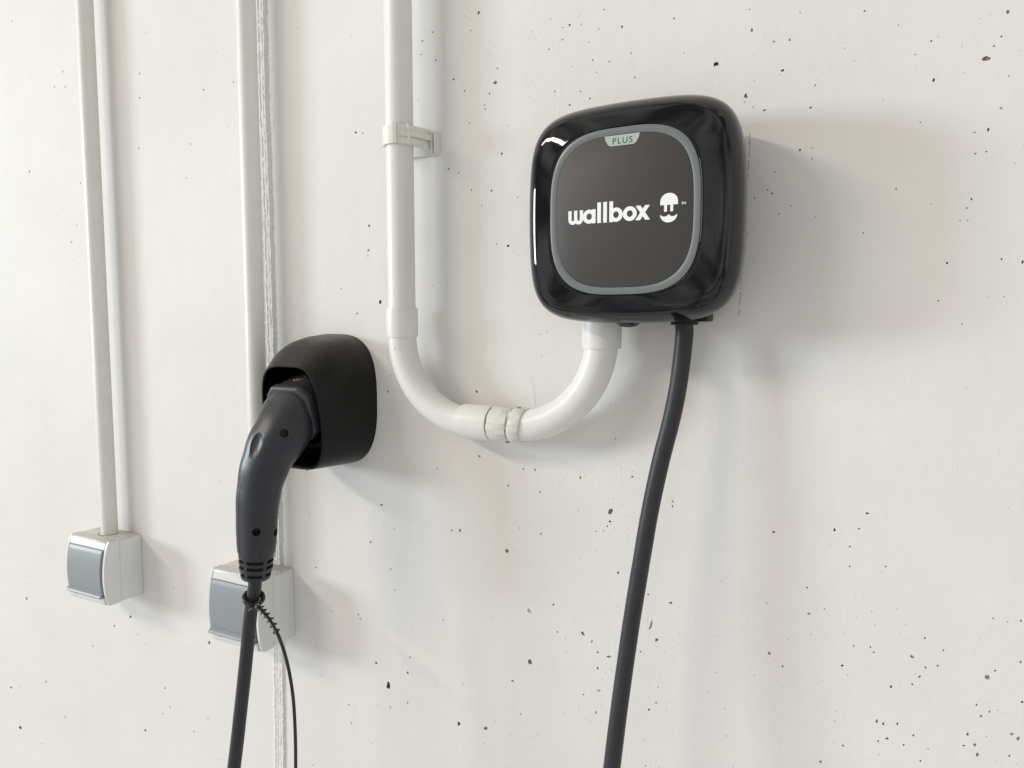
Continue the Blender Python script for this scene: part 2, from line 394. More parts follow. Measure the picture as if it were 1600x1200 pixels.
# broken scribed line beside the charger and the hairline crack above the conduit joint: narrow real grooves
def groove(pts, wid, gap):
    for (xa, za), (xb, zb) in zip(pts, pts[1:]):
        if rng.random() < gap: continue
        d = math.hypot(xb - xa, zb - za); nx, nz_ = -(zb - za) / d, (xb - xa) / d
        w0, w1 = wid * rng.uniform(0.5, 1.2), wid * rng.uniform(0.5, 1.2)
        xa2, za2 = xa + (xb - xa) * 0.06, za + (zb - za) * 0.06
        xb2, zb2 = xa + (xb - xa) * 0.94, za + (zb - za) * 0.94
        holes.append(([(xa2 + nx * w0, za2 + nz_ * w0), (xa2 - nx * w0, za2 - nz_ * w0), (xb2 - nx * w1, zb2 - nz_ * w1), (xb2 + nx * w1, zb2 + nz_ * w1)],
                      ((xa + xb) / 2, (za + zb) / 2), wid, 1))
        taken.append(((xa + xb) / 2, (za + zb) / 2, d * 0.5 + wid))
def jag(a, b, n, amp):
    return [(a[0] + (b[0] - a[0]) * i / n + rng.uniform(-amp, amp), a[1] + (b[1] - a[1]) * i / n) for i in range(n + 1)]
def px_line(pp): return [(P(*q)[0], P(*q)[2]) for q in pp]
l = px_line([(1172, 208), (1168, 285)]); groove(jag(l[0], l[1], 22, 0.45), 0.24, 0.25)
l = px_line([(1161, 410), (1154, 496)]); groove(jag(l[0], l[1], 26, 0.45), 0.22, 0.25)
l = px_line([(832, 588), (835, 612), (837, 634)]); groove(jag(l[0], l[1], 9, 0.4) + jag(l[1], l[2], 8, 0.4)[1:], 0.13, 0.12)
l = px_line([(832, 588), (829, 600)]); groove(jag((l[0][0] - .8, l[0][1] - .8), l[1], 4, 0.3), 0.09, 0.1)
l = px_line([(430, 185), (427, 205)]); groove(jag(l[0], l[1], 6, 0.3), 0.14, 0.1)
# the many small ones, in loose clusters, sparser and finer towards the far left
clusters = [(rng.uniform(-1700, 400), rng.uniform(-900, 650), rng.uniform(20, 110)) for _ in range(170)]
made = 0; tries = 0
while made < 7500 and tries < 60000:
    tries += 1
    if rng.random() < 0.72:
        cx, cz, cs = rng.choice(clusters); x = rng.gauss(cx, cs); z = rng.gauss(cz, cs)
    else: x = rng.uniform(-1800, 500); z = rng.uniform(-1000, 750)
    if not (-2000 < x < 650 and -1150 < z < 850): continue
    if -180 < x < 40 and -190 < z < 150 and rng.random() < 0.8: continue       # a smoother patch beside the charger
    if -625 < x < -580 or (x < -640 and rng.random() < 0.35): continue
    r = min(1.0, 0.20 + rng.expovariate(1 / 0.10)) * (1.0 if x > -560 else 1.1)
    if not free(x, z, r * 2 + 0.3): continue
    taken.append((x, z, r * 1.5))
    holes.append((hole_poly(x, z, r, rng.uniform(0.7, 1.5), rng.uniform(-PI, PI), 6 if r < 0.5 else 7), (x, z), r, rng.choice((1, 1, 3, 3, 4, 4, 2) if x > -640 else (3, 3, 4, 4, 4, 1)))); made += 1

X0, X1, Z0, Z1 = -3000.0, 1900.0, -1400.0, 1700.0
v2 = [Vector((X0, Z0)), Vector((X1, Z0)), Vector((X1, Z1)), Vector((X0, Z1))]; f2 = [[0, 1, 2, 3]]
for poly, c, r, k in holes:
    i0 = len(v2); v2 += [Vector(p) for p in poly]; f2.append(list(range(i0, i0 + len(poly))))
ov, oe, of, _, _, orig = delaunay_2d_cdt(v2, [], f2, 1, 1e-5)
V = [W(v.x, 0, v.y) for v in ov]; F = []; FM = []
for f, og in zip(of, orig):
    if og == [0] or set(og) == {0}:
        a, b, c = (ov[i] for i in f[:3])
        ccw = (b.x - a.x) * (c.y - a.y) - (b.y - a.y) * (c.x - a.x) > 0
        F.append(tuple(f) if ccw else tuple(reversed(f))); FM.append(0)
for poly, (cx, cz), r, k in holes:
    if len(poly) > 2:
        area = sum(poly[i][0] * poly[(i + 1) % len(poly)][1] - poly[(i + 1) % len(poly)][0] * poly[i][1] for i in range(len(poly)))
        if area < 0: poly = poly[::-1]
    n = len(poly); i0 = len(V)
    dep = min(4.0, r * {1: 1.1, 2: 0.7, 3: 0.8, 4: 0.5}[k]) if n > 4 else 0.8
    for (x, z) in poly: V.append(W(x, 0, z))
    for (x, z) in poly: V.append(W(cx + (x - cx) * 0.78, -dep * 0.7, cz + (z - cz) * 0.78))
    V.append(W(cx - r * 0.25, -dep, cz + r * 0.30))
    for j in range(n):
        j2 = (j + 1) % n
        F.append((i0 + j, i0 + j2, i0 + n + j2, i0 + n + j)); FM.append(k)
        F.append((i0 + n + j, i0 + n + j2, i0 + 2 * n)); FM.append(k)
i0 = len(V)      # the slab behind the painted face
for s in (0, -180):
    for x, z in ((X0, Z0), (X1, Z0), (X1, Z1), (X0, Z1)): V.append(W(x, s, z))
for q in ((4, 7, 6, 5), (0, 4, 5, 1), (1, 5, 6, 2), (2, 6, 7, 3), (3, 7, 4, 0)):
    F.append(tuple(i0 + a for a in q)); FM.append(0)
wall = obj('wall', V, F, 'wall', smooth=False, loc=W(-500, 0, Z0), mats=['wall', 'pit_dark', 'pit_brown', 'pit_grey', 'pit_pale'], fmats=FM)
wall['kind'] = 'structure'

# the rough filled joint behind the second conduit: a raised, broken strip of plaster
def seam():
    cols = 44; rows = 1000; z0, z1 = -700, 620; V = []; F = []; deep = []
    for i in range(rows + 1):
        z = z0 + (z1 - z0) * i / rows
        cx = -604.0 + (-1.2 if z > 200 else 0) + 1.3 * noise.noise(Vector((z * 0.008, 3, 1))) + (-4.0 * max(0, (-330 - z)) / 170 if z < -330 else 0)
        wl = 9.5 + 1.6 * noise.noise(Vector((z * 0.05, 7, 0))) + 0.9 * noise.noise(Vector((z * 0.35, 17, 0)))
        wr = 9.0 + 1.8 * noise.noise(Vector((z * 0.06, 27, 0))) + 1.2 * noise.noise(Vector((z * 0.4, 37, 0)))
        lo = max(0.0, min(1.0, (-250 - z) / 60))           # softer ridges below the socket box
        for j in range(cols + 1):
            u = -1 + 2 * j / cols
            x = cx + (u * wl if u < 0 else u * wr)
            edge = max(0.0, 1 - abs(u) ** 6)
            h = 1.5 * edge
            g1 = math.exp(-((u + 0.06 - 0.10 * noise.noise(Vector((z * 0.09, 5, 2)))) / 0.055) ** 2)
            br = 0.5 + 0.9 * noise.noise(Vector((z * 0.22, 1.3, 9))) + 0.5 * noise.noise(Vector((z * 0.7, 2.3, 9)))
            h -= 3.4 * g1 * max(0, min(1.1, br)) * edge * (1 - 0.75 * lo)
            g2 = math.exp(-((u - 0.42 - 0.12 * noise.noise(Vector((z * 0.11, 15, 2)))) / 0.07) ** 2)
            br2 = 0.25 + 1.0 * noise.noise(Vector((z * 0.16, 4.3, 9)))
            h -= 1.2 * g2 * max(0, min(1.0, br2)) * edge
            h += 0.9 * math.exp(-((u - 0.72) / 0.14) ** 2) * (1 + noise.noise(Vector((z * 0.3, 8, 8))))
            h += 0.7 * math.exp(-((u + 0.62) / 0.16) ** 2) * (1 + noise.noise(Vector((z * 0.25, 48, 8))))
            h += 0.30 * noise.noise(Vector((x * 0.5, z * 0.5, 0))) + 0.18 * noise.noise(Vector((x * 1.6, z * 1.3, 5)))
            if j in (0, cols): h = -0.8
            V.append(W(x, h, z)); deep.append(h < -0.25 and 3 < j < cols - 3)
    n = cols + 1
    for i in range(rows):
        for j in range(cols):
            a = i * n + j; F.append((a, a + 1, a + 1 + n, a + n))
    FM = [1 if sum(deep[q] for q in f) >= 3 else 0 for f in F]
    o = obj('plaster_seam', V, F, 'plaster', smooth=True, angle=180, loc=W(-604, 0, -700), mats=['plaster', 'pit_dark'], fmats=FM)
    o['kind'] = 'structure'
    return o
seam()

# ---------------------------------------------------------------- conduits
def round_path(pts): return [W(*p) for p in pts]
def straight(x, s, za, zb, r, seg=32, n=8, x_top=None):
    xt = x if x_top is None else x_top
    return tube([W(x + (xt - x) * i / n, s, za + (zb - za) * i / n) for i in range(n + 1)], r / 1000, seg)
tag(obj('conduit', *straight(-872, 17, -262, 900, 9.6, x_top=-872), 'pvc_cream', loc=W(-872, 17, -262)),
    'thin off-white conduit standing in the fully visible socket box', 'conduit', 'thin conduits dropping to the socket boxes')
tag(obj('conduit', *straight(-606, 19, -264, 900, 9.8, x_top=-603), 'pvc_cream', loc=W(-606, 19, -264)),
    'thin off-white conduit in front of the rough plaster seam, passing behind the plug', 'conduit', 'thin conduits dropping to the socket boxes')

def ring_sleeve(path, r_in, r_out, seg=36, lip=0.4):
    """short sleeve around a path with slightly rounded ends"""
    n = len(path); fr = frames(path)
    radii = [r_in] + [r_out - lip] + [r_out] * (n - 2) + [r_out - lip] + [r_in]
    pts = [path[0]] + path + [path[-1]]
    rings = []
    f2 = [fr[0]] + fr + [fr[-1]]
    for (p, t, a, b), r in zip(f2, radii):
        rings.append([p + (a * math.cos(2 * PI * k / seg) + b * math.sin(2 * PI * k / seg)) * (r / 1000) for k in range(seg)])
    return loft(rings, False, False)
XL, XR, SB, ZB, RB = -410.5, -215.5, 25.0, -86.0, 72.0
cd = thing('bent_conduit', 'wide off-white conduit with U-bend feeding the underside of the black charger', 'conduit', W(XL, 0, ZB))
obj('pipe', *straight(XL, SB, 0, 900, 12.4, 40, x_top=XL + 1), 'pvc', cd)
def sl_v(x, za, zb, n=4): return [W(x, SB, za + (zb - za) * i / n) for i in range(n + 1)]
obj('coupling', *ring_sleeve(sl_v(XL, 14.5, -12), 12.3, 14.6), 'pvc', cd)
def arc(cx, cz, a0, a1, n=28, r=RB, s0=SB, s1=SB):
    return [W(cx + r * math.cos(a0 + (a1 - a0) * i / n), s0 + (s1 - s0) * i / n, cz + r * math.sin(a0 + (a1 - a0) * i / n)) for i in range(n + 1)]
RL = 74.0
lb = sl_v(XL, 5, ZB + RL, 3)[:-1] + arc(XL + RL, ZB + RL, PI, 1.5 * PI, 30, RL)[0:] + [W(XL + RL + 6 * i, SB, ZB - 0.2 * i) for i in range(1, 5)]
lbend = obj('bend', *tube(lb, 12.9 / 1000, 40), 'pvc', cd)
RR = 75.0
rb = arc(XR - RR, ZB + RR, 1.46 * PI, 2 * PI, 32, RR) + sl_v(XR, ZB + RR + 4, 6, 4)
rb = [W(XR - RR - 24, SB + 1, ZB + 2.2)] + rb
rbend = obj('bend', *tube(rb, 13.3 / 1000, 40), 'pvc', cd)
# moulded dot on the left bend
def bead(center, normal, r, h, seg=16):
    n = Vector(normal).normalized(); a = n.orthogonal().normalized(); b = n.cross(a); rings = []
    for q in range(5):
        t = q / 4 * PI / 2
        rings.append([center + (a * math.cos(2 * PI * k / seg) + b * math.sin(2 * PI * k / seg)) * r * max(0.02, math.cos(t)) + n * h * math.sin(t) for k in range(seg)])
    return loft(rings)
c0 = W(XL - 1.0, SB, -22); dirn = Vector((0.12, -1, 0.05)).normalized()
obj('moulded_dot', *bead(c0 + dirn * 0.0127, dirn, 0.0019, 0.0006), 'pvc', lbend)
obj('coupling', *ring_sleeve(sl_v(XR, -20, 12), 13.2, 15.6), 'pvc_cream', cd)
# the botched middle joint: bell end, a split collar and a skewed rubbery ring with glue
def sl_h(xa, xb, za=ZB, zb=ZB, n=5): return [W(xa + (xb - xa) * i / n, SB, za + (zb - za) * i / n) for i in range(n + 1)]
obj('bell_end', *ring_sleeve(sl_h(-345, -316, ZB + 0.6, ZB), 12.6, 15.2), 'pvc_cream', cd)
def skew_ring(xa, xb, r_in, r_out, tilt, wob, seed, seg=48, zc=ZB):
    rings = []
    for x, r in ((xa, r_in), (xa, r_out - 0.4), (xa + 0.6, r_out), ((xa + xb) / 2, r_out + 0.1), (xb - 0.6, r_out), (xb, r_out - 0.4), (xb, r_in)):
        ring = []
        for k in range(seg):
            a = 2 * PI * k / seg
            w = wob * noise.noise(Vector((math.cos(a) * 2.2, math.sin(a) * 2.2, seed))) + 0.5 * wob * noise.noise(Vector((math.cos(a) * 6, math.sin(a) * 6, seed + x)))
            rr = r + (0.25 * w if r > r_in else 0)
            ring.append(W(x + tilt * math.sin(a) + w, SB + rr * math.cos(a), zc + rr * math.sin(a)))
        rings.append(ring)
    return loft(rings, False, False)
obj('split_collar', *skew_ring(-315.0, -296.5, 12.0, 14.4, 1.0, 1.6, 3.1, zc=ZB - 0.2), 'pvc_glue', cd)
obj('skewed_ring', *skew_ring(-294.5, -283.5, 12.0, 15.0, 1.8, 1.0, 8.4, zc=ZB + 0.2), 'pvc_glue', cd)
obj('glue_bead', *skew_ring(-297.2, -294.0, 11.5, 13.3, 1.5, 2.0, 5.2), 'pit_grey', cd)
obj('glue_bead', *skew_ring(-317.2, -314.6, 11.5, 13.2, 1.2, 1.4, 6.6), 'pit_grey', cd)
def lump(c, r, seed, sq=(1, 1, 1)):
    bm = bmesh.new(); bmesh.ops.create_icosphere(bm, subdivisions=2, radius=1)
    V = []
    for v in bm.verts:
        d = v.co * (1 + 0.5 * noise.noise(v.co * 1.7 + Vector((seed, 0, 0))))
        V.append(c + Vector((d.x * sq[0], d.y * sq[1], d.z * sq[2])) * r)
    bm.verts.index_update(); F = [tuple(v.index for v in f.verts) for f in bm.faces]; bm.free(); return V, F
for q, (px, py, s, r, m_) in enumerate([(811, 638, 27, 1.8, 'pit_grey'), (822, 641, 27, 2.2, 'pvc_glue'), (816, 640, 25, 1.6, 'pit_dark'), (790, 687, 27, 2.0, 'pit_grey'), (793, 690, 25, 1.5, 'pit_dark'), (768, 639, 27, 1.5, 'pit_dark')]):
    obj('glue_blob', *lump(PW(px, py, s), r / 1000, q * 3.3, (1.3, 1, 0.8)), m_, cd)

# the snap clip that holds the wide conduit
clip = thing('pipe_clip', 'pale green-grey plastic snap clip gripping the wide conduit', 'clip', W(XL, 0, 163))
CZ0, CZ1 = 158.5, 174.5
def arc_band(cx, cs, r_in, r_out, a0, a1, z0, z1, n=30):
    rings = []
    for i in range(n + 1):
        a = a0 + (a1 - a0) * i / n; c, s = math.cos(a), math.sin(a)
        rings.append([W(cx + r_in * c, cs + r_in * s, z0), W(cx + r_out * c, cs + r_out * s, z0), W(cx + r_out * c, cs + r_out * s, z1), W(cx + r_in * c, cs + r_in * s, z1)])
    return loft(rings)
obj('ring', *arc_band(XL, SB, 12.6, 14.9, math.radians(-15), math.radians(215), CZ0, CZ1), 'clip', clip, angle=30)
def ray_rib(ang, r0, r1, half, z0, z1):
    a = math.radians(ang); c, s = math.cos(a), math.sin(a)
    pr = [(r0, -half), (r1, -half), (r1, half), (r0, half)]
    rings = [[W(XL + r * c - t * s, SB + r * s + t * c, z) for r, t in pr] for z in (z0, z0 + 0.5, z1 - 0.5, z1)]
    return loft(rings)
obj('rib', *ray_rib(68, 13, 17.4, 1.5, CZ0 - 0.3, CZ1 + 1.2), 'clip', clip)
obj('rib', *ray_rib(24, 13, 17.6, 1.1, CZ0 - 0.6, CZ1 + 0.4), 'clip', clip)
# side arm from the ring back to the base, with latch strap
def prism_xs(poly, z0, z1):
    rings = [[W(x, s, z) for x, s in poly] for z in (z0, z1)]
    return loft(rings)
obj('side_arm', *prism_xs([(XL + 9, 36.5), (XL + 15.5, 30), (XL + 18, 20), (XL + 21, 4), (XL + 16, 4), (XL + 13.8, 20), (XL + 12.5, 28), (XL + 7.5, 35)], CZ0 - 1, CZ1), 'clip', clip)
obj('latch_strap', *prism_xs([(XL + 10, 37.6), (XL + 17.2, 30.5), (XL + 20.5, 19), (XL + 24, 8), (XL + 21.6, 7), (XL + 18.2, 18), (XL + 15, 29.5), (XL + 9, 36)], CZ0 + 6.0, CZ0 + 10.4), 'clip', clip)
obj('latch_tongue', *prism_xs([(XL + 10, 37.0), (XL + 16.5, 30), (XL + 19.4, 19.5), (XL + 17.5, 19), (XL + 15, 29), (XL + 9, 36)], CZ0 - 0.2, CZ0 + 4.0), 'clip', clip)
obj('base_plate', *rbox(XL - 17, XL + 27.5, -0.5, 4.2, 153, 173.5, 0.6), 'clip', clip)
for xo in (22.5, 26.3): obj('base_rib', *rbox(XL + xo - 0.8, XL + xo + 0.8, 4.0, 8.5, 153.6, 173, 0.3), 'clip', clip)

# ---------------------------------------------------------------- surface sockets with hinged grey flaps
def socket(cx, zt, label):
    zc = zt - 38.5; H = 77.0; w = 38.7
    t = thing('socket_box', label, 'socket', W(cx, 0, zt - H), 'surface-mounted sockets at the foot of the thin conduits')
    bk = obj('back_box', *rbox(cx - w, cx + w, -0.5, 29.6, zt - H, zt, 2.2, 3), 'switch_white', t)
    # gland hole the conduit drops into
    obj('conduit_entry', *[loft([[W(cx + (r * math.cos(2 * PI * k / 36)), 18 + r * math.sin(2 * PI * k / 36), zt + h) for k in range(36)] for r, h in ((10.0, 0.02), (11.6, 0.25), (11.9, -0.4))], False, False)][0], 'switch_grey_dark', bk)
    # front frame with a bulged profile
    def prof(z):     # how far the front stands out of the wall
        u = (z - zc) / (H / 2)
        return 50.0 - 5.5 * u * u - 1.6 * u
    def slabf(x0, x1, z0, z1, s_in, ds, n=14, cham=1.0):
        rings = []
        for i in range(n + 1):
            z = z0 + (z1 - z0) * i / n; s1 = prof(z) + ds
            e = cham if i in (0, n) else 0
            rings.append([W(x0, s_in, z), W(x0, s1 - cham - e, z), W(x0 + cham, s1 - e, z), W(x1 - cham, s1 - e, z), W(x1, s1 - cham - e, z), W(x1, s_in, z)])
        return loft(rings)
    fl0, fl1 = zt - 64.5, zt - 11.0        # flap extent
    fr = obj('front_frame', *slabf(cx + 33.6, cx + w, zt - H, zt, 30.3, 0.0), 'switch_white', t)
    obj('frame_side', *slabf(cx - w, cx - 35.2, zt - H, zt, 30.3, 0.0), 'switch_white', fr)
    obj('frame_top', *slabf(cx - 35.4, cx + 33.8, fl1 + 0.5, zt - 0.05, 30.35, -0.15, 8), 'switch_white', fr)
    obj('frame_bottom', *slabf(cx - 35.4, cx + 33.8, zt - H + 0.05, fl0 - 3.0, 30.35, 1.2, 6), 'switch_white', fr)
    obj('frame_back', *rbox(cx - w + 0.6, cx + w - 0.6, 29.0, 34.0, zt - H + 0.6, zt - 0.6, 0.6), 'switch_white', fr)
    fp = obj('flap', *slabf(cx - 34.9, cx + 30.2, fl0, fl1, 33.0, 0.3, 22, 0.9), 'switch_grey', t)
    obj('flap_edge', *slabf(cx + 30.4, cx + 33.2, fl0 - 1.5, fl1 - 0.5, 33.0, -3.5, 14, 0.4), 'switch_grey_dark', fp)
    sl = prof(fl0)
    obj('lip', *loft([[W(x, s, z) for s, z in ((sl - 3, fl0 - 3.4), (sl + 3.6, fl0 - 3.6), (sl + 4.4, fl0 - 2.2), (sl + 3.4, fl0 - 0.4), (sl + 0.4, fl0 + 2.0), (sl - 3, fl0 + 2.0))] for x in (cx - 35.6, cx + 31.4)]), 'switch_grey', fp, angle=20)
    obj('catch', *rbox(cx - 23.2, cx - 21.2, sl - 2, sl + 1.0, fl0 - 6.2, fl0 - 3.2, 0.3), 'switch_grey_dark', fp)
    return t
s1 = socket(-873.5, -259.5, 'white socket box with grey flap, fully visible, away from the plug and cable')
def copy_tree(o, parent=None):
    c = o.copy(); COL.objects.link(c); c.parent = parent
    for ch in list(o.children): copy_tree(ch, c)
    return c
s2 = copy_tree(s1); s2.location = W(-617.5, 0, -262.3 - 77); s2['label'] = 'white socket box with grey flap, partly hidden behind the plug cable'

# ---------------------------------------------------------------- the wall charger
BX, BZ = -183.3, 80.0
ch = thing('wall_charger', 'glossy black rounded square charger with grey light ring and white lettering', 'charger', W(BX, 0, BZ - 82))
FS = 76.2      # face plane
RX, RZ = -181.3, 78.0
prof = [(0.5, 66, 65, 4.2), (2.5, 69, 68, 4.3), (8, 72.0, 71, 4.5), (16, 75.0, 74, 4.8), (26, 77.8, 76.8, 5.2), (36, 79.6, 78.5, 5.5), (45, 80.5, 79.4, 5.6), (52, 80.7, 79.6, 5.6),
        (57, 80.2, 79.1, 5.8), (61.5, 79.0, 78.0, 5.8), (65.5, 77.2, 76.3, 5.8), (68.5, 75.2, 74.5, 5.7), (70.8, 73.2, 72.7, 5.5), (71.9, 71.9, 71.6, 5.3), (72.6, 70.6, 70.5, 5.1), (73.1, 69.0, 69.2, 4.8), (73.9, 65.8, 66.6, 4.4), (74.8, 61.6, 63.2, 3.8), (75.7, 57.8, 60.2, 3.4), (76.1, 56.0, 58.6, 3.2), (75.8, 55.6, 58.25, 3.2), (73.5, 55.5, 58.15, 3.2)]
rings = []
for s, a, b, n in prof:
    t = max(0, min(1, (s - 45) / 31.0)); cx = BX + (RX - BX) * t; cz = BZ + (RZ - BZ) * t
    rings.append(sring(cx, cz, a, b, n, s, 144, 0.052 * max(0, (n - 3.2) / 2.4)))
shell = obj('shell', *loft(rings, True, True), 'gloss_black', ch, angle=50)
# thin parting line and rear tray
obj('rear_tray', *loft([sring(BX, BZ, 65.5, 64.5, 4.2, -0.5, 96), sring(BX, BZ, 65.5, 64.5, 4.2, 3.0, 96)]), 'matte_black', ch)
def ringband(a0, b0, a1, b1, s_out, s_in, n0=3.2, n1=3.2, seg=144):
    return loft([sring(RX, RZ, a0, b0, n0, s_in - 2, seg), sring(RX, RZ, a0, b0, n0, s_out - 0.15, seg), sring(RX, RZ, a0 - 0.25, b0 - 0.25, n0, s_out, seg),
                 sring(RX, RZ, a1 + 0.2, b1 + 0.2, n1, s_out, seg), sring(RX, RZ, a1, b1, n1, s_out - 0.15, seg), sring(RX, RZ, a1, b1, n1, s_in - 2, seg)], False, False)
obj('light_ring', *ringband(55.1, 57.7, 50.5, 52.8, FS + 0.05, FS - 1, 3.2, 3.15), 'light_ring', ch, angle=40)
panel = obj('front_panel', *loft([sring(RX, RZ, 50.3, 52.6, 3.15, FS - 2.5, 144), sring(RX, RZ, 50.3, 52.6, 3.15, FS - 0.1, 144), sring(RX, RZ, 49.9, 52.2, 3.15, FS + 0.05, 144)]), 'panel', ch, angle=40)
# ---- printing on the panel: 2-D shapes given a hair of thickness
PS = FS + 0.10
def flat(polys, name, m_, parent, lift=0.0):
    """polys: list of outlines (x, z) or (outer, inner) rings in wall millimetres"""
    parts = []
    for q, pl in enumerate(polys):
        s0 = PS + lift + 0.012 * q
        if isinstance(pl, tuple):
            o_, i_ = pl
            parts.append(loft([[W(x, s0 - 0.08, z) for x, z in o_], [W(x, s0, z) for x, z in o_], [W(x, s0, z) for x, z in i_], [W(x, s0 - 0.08, z) for x, z in i_]], False, False))
        else:
            parts.append(loft([[W(x, s0 - 0.08, z) for x, z in pl], [W(x, s0, z) for x, z in pl]]))
    return obj(name, *merge(parts), m_, parent, smooth=False)
def circ(cx, cz, r, rz=None, a0=0, a1=2 * PI, n=40, end=False):
    rz = r if rz is None else rz
    m_ = n if not end else n + 1
    return [(cx + r * math.cos(a0 + (a1 - a0) * i / n), cz + rz * math.sin(a0 + (a1 - a0) * i / n)) for i in range(m_)]
def bar(x0, x1, z0, z1): return [(x0, z0), (x1, z0), (x1, z1), (x0, z1)]
TX, TZ = -222.0, 71.0        # left end and baseline of the word
XH, CH, ST = 9.9, 14.4, 2.9
def ringp(cx, cz, ro, ri, rzo, rzi): return (circ(cx, cz, ro, rzo), circ(cx, cz, ri, rzi))
def ustroke(xl, xr, st):      # one half of the w: a U with round bottom
    xm = (xl + xr) / 2; ro = (xr - xl) / 2; ri = ro - st; zc = TZ + ro
    out = [(xl, TZ + XH)] + circ(xm, zc, ro, None, PI, 2 * PI, 18, True) + [(xr, TZ + XH)]
    inn = [(xr - st, TZ + XH)] + circ(xm, zc, ri, None, 2 * PI, PI, 18, True) + [(xl + st, TZ + XH)]
    return out, inn
def ustrip(xl, xr, st):
    o_, i_ = ustroke(xl, xr, st); i_ = i_[::-1]
    return [[o_[k], o_[k + 1], i_[k + 1], i_[k]] for k in range(len(o_) - 1)]
def strip_letter(quads, name, parent):
    V = []; F = []
    for k, qd in enumerate(quads):
        i0 = len(V); V += [W(x, PS, z) for x, z in qd]; F.append((i0, i0 + 1, i0 + 2, i0 + 3))
    return obj(name, V, F, 'print_white', parent, smooth=False)
lw = [(TX + 0, TX + 6.6), (TX + 4.1, TX + 11.2)]
wq = ustrip(TX, TX + 7.0, 2.55)
w2 = ustrip(TX + 4.5, TX + 11.5, 2.55)
Vw = []; Fw = []
for lay, qs in enumerate((wq, w2)):
    for qd in qs:
        i0 = len(Vw); Vw += [W(x, PS + 0.012 * lay, z) for x, z in qd]; Fw.append((i0, i0 + 1, i0 + 2, i0 + 3))
obj('letter', Vw, Fw, 'print_white', panel, smooth=False)
rz_, zc_ = XH / 2, TZ + XH / 2
flat([ringp(TX + 16.2, zc_, 4.9, 2.1, rz_, 2.3), bar(TX + 18.4, TX + 21.1, TZ + 0.1, TZ + XH)], 'letter', 'print_white', panel)
flat([bar(TX + 22.4, TX + 25.2, TZ, TZ + CH)], 'letter', 'print_white', panel)
flat([bar(TX + 26.9, TX + 29.7, TZ, TZ + CH)], 'letter', 'print_white', panel)
flat([ringp(TX + 36.5, zc_, 4.95, 2.1, rz_, 2.3), bar(TX + 31.5, TX + 34.3, TZ, TZ + CH)], 'letter', 'print_white', panel)
flat([ringp(TX + 46.6, zc_, 5.05, 2.15, rz_ + 0.1, 2.3)], 'letter', 'print_white', panel)
xl, xr = TX + 50.6, TX + 61.0
flat([[(xl, TZ), (xl + 3.5, TZ), (xr, TZ + XH), (xr - 3.5, TZ + XH)], [(xl + 0.2, TZ + XH), (xl + 3.7, TZ + XH), (xr + 0.2, TZ), (xr - 3.3, TZ)]], 'letter', 'print_white', panel)
# emblem: cap with two prongs over a scalloped half disc
MX, MT = -147.6, 87.8
dome = [(MX + 6.1, MT - 7.9), (MX + 6.1, MT - 5.6)] + circ(MX, MT - 5.6, 6.1, 5.6, 0, PI, 24, True)[1:] + [(MX - 6.1, MT - 7.9)]
emb = [dome[::-1], bar(MX - 3.4, MX - 1.4, MT - 12.4, MT - 7.6), bar(MX + 0.9, MX + 2.9, MT - 12.4, MT - 7.6)]
sm_top = []
for i in range(25):
    u = -1 + 2 * i / 24
    sm_top.append((MX - 0.2 + 5.9 * u, MT - 14.2 - 1.5 * abs(math.sin(PI * u)) ** 0.8 * (1 if abs(u) < 1 else 0)))
sm_bot = circ(MX - 0.2, MT - 14.4, 5.9, 5.3, 2 * PI, PI, 24, True)
flat([sm_top[::-1] + sm_bot[::-1]], 'emblem_lower', 'print_white', panel)
flat(emb, 'emblem_upper', 'print_white', panel)
def text(body, size, cx, cz, name, m_, parent, s, spacing=1.0, off=0.0):
    cu = bpy.data.curves.new('t', 'FONT'); cu.body = body; cu.size = size / 1000; cu.align_x = 'CENTER'; cu.space_character = spacing
    cu.offset = off / 1000
    o = bpy.data.objects.new('t', cu); COL.objects.link(o); bpy.context.view_layer.update()
    me = bpy.data.meshes.new_from_object(o.evaluated_get(bpy.context.evaluated_depsgraph_get()))
    V = [W(cx + v.co.x * 1000, s, cz + v.co.y * 1000) for v in me.vertices]; F = [tuple(p.vertices) for p in me.polygons]
    bpy.data.objects.remove(o); bpy.data.curves.remove(cu); bpy.data.meshes.remove(me)
    return obj(name, V, F, m_, parent, smooth=False)
text('TM', 2.3, MX + 10.0, MT - 8.4, 'trademark_sign', 'print_white', panel, PS, 1.0, 0.05)
# badge hanging from the top of the ring
bxc, bt = -181.6, RZ + 52.4
bd = [(bxc - 12.8, bt), (bxc - 12.2, bt - 2.8), (bxc - 10.4, bt - 6.0), (bxc - 8.4, bt - 7.2), (bxc + 8.4, bt - 7.2), (bxc + 10.4, bt - 6.0), (bxc + 12.2, bt - 2.8), (bxc + 12.8, bt)]
badge = flat([bd], 'badge', 'badge', ch, 0.05)
text('PLUS', 6.0, bxc + 0.3, bt - 5.9, 'badge_lettering', 'print_dark', badge, PS + 0.12, 1.22, 0.02)
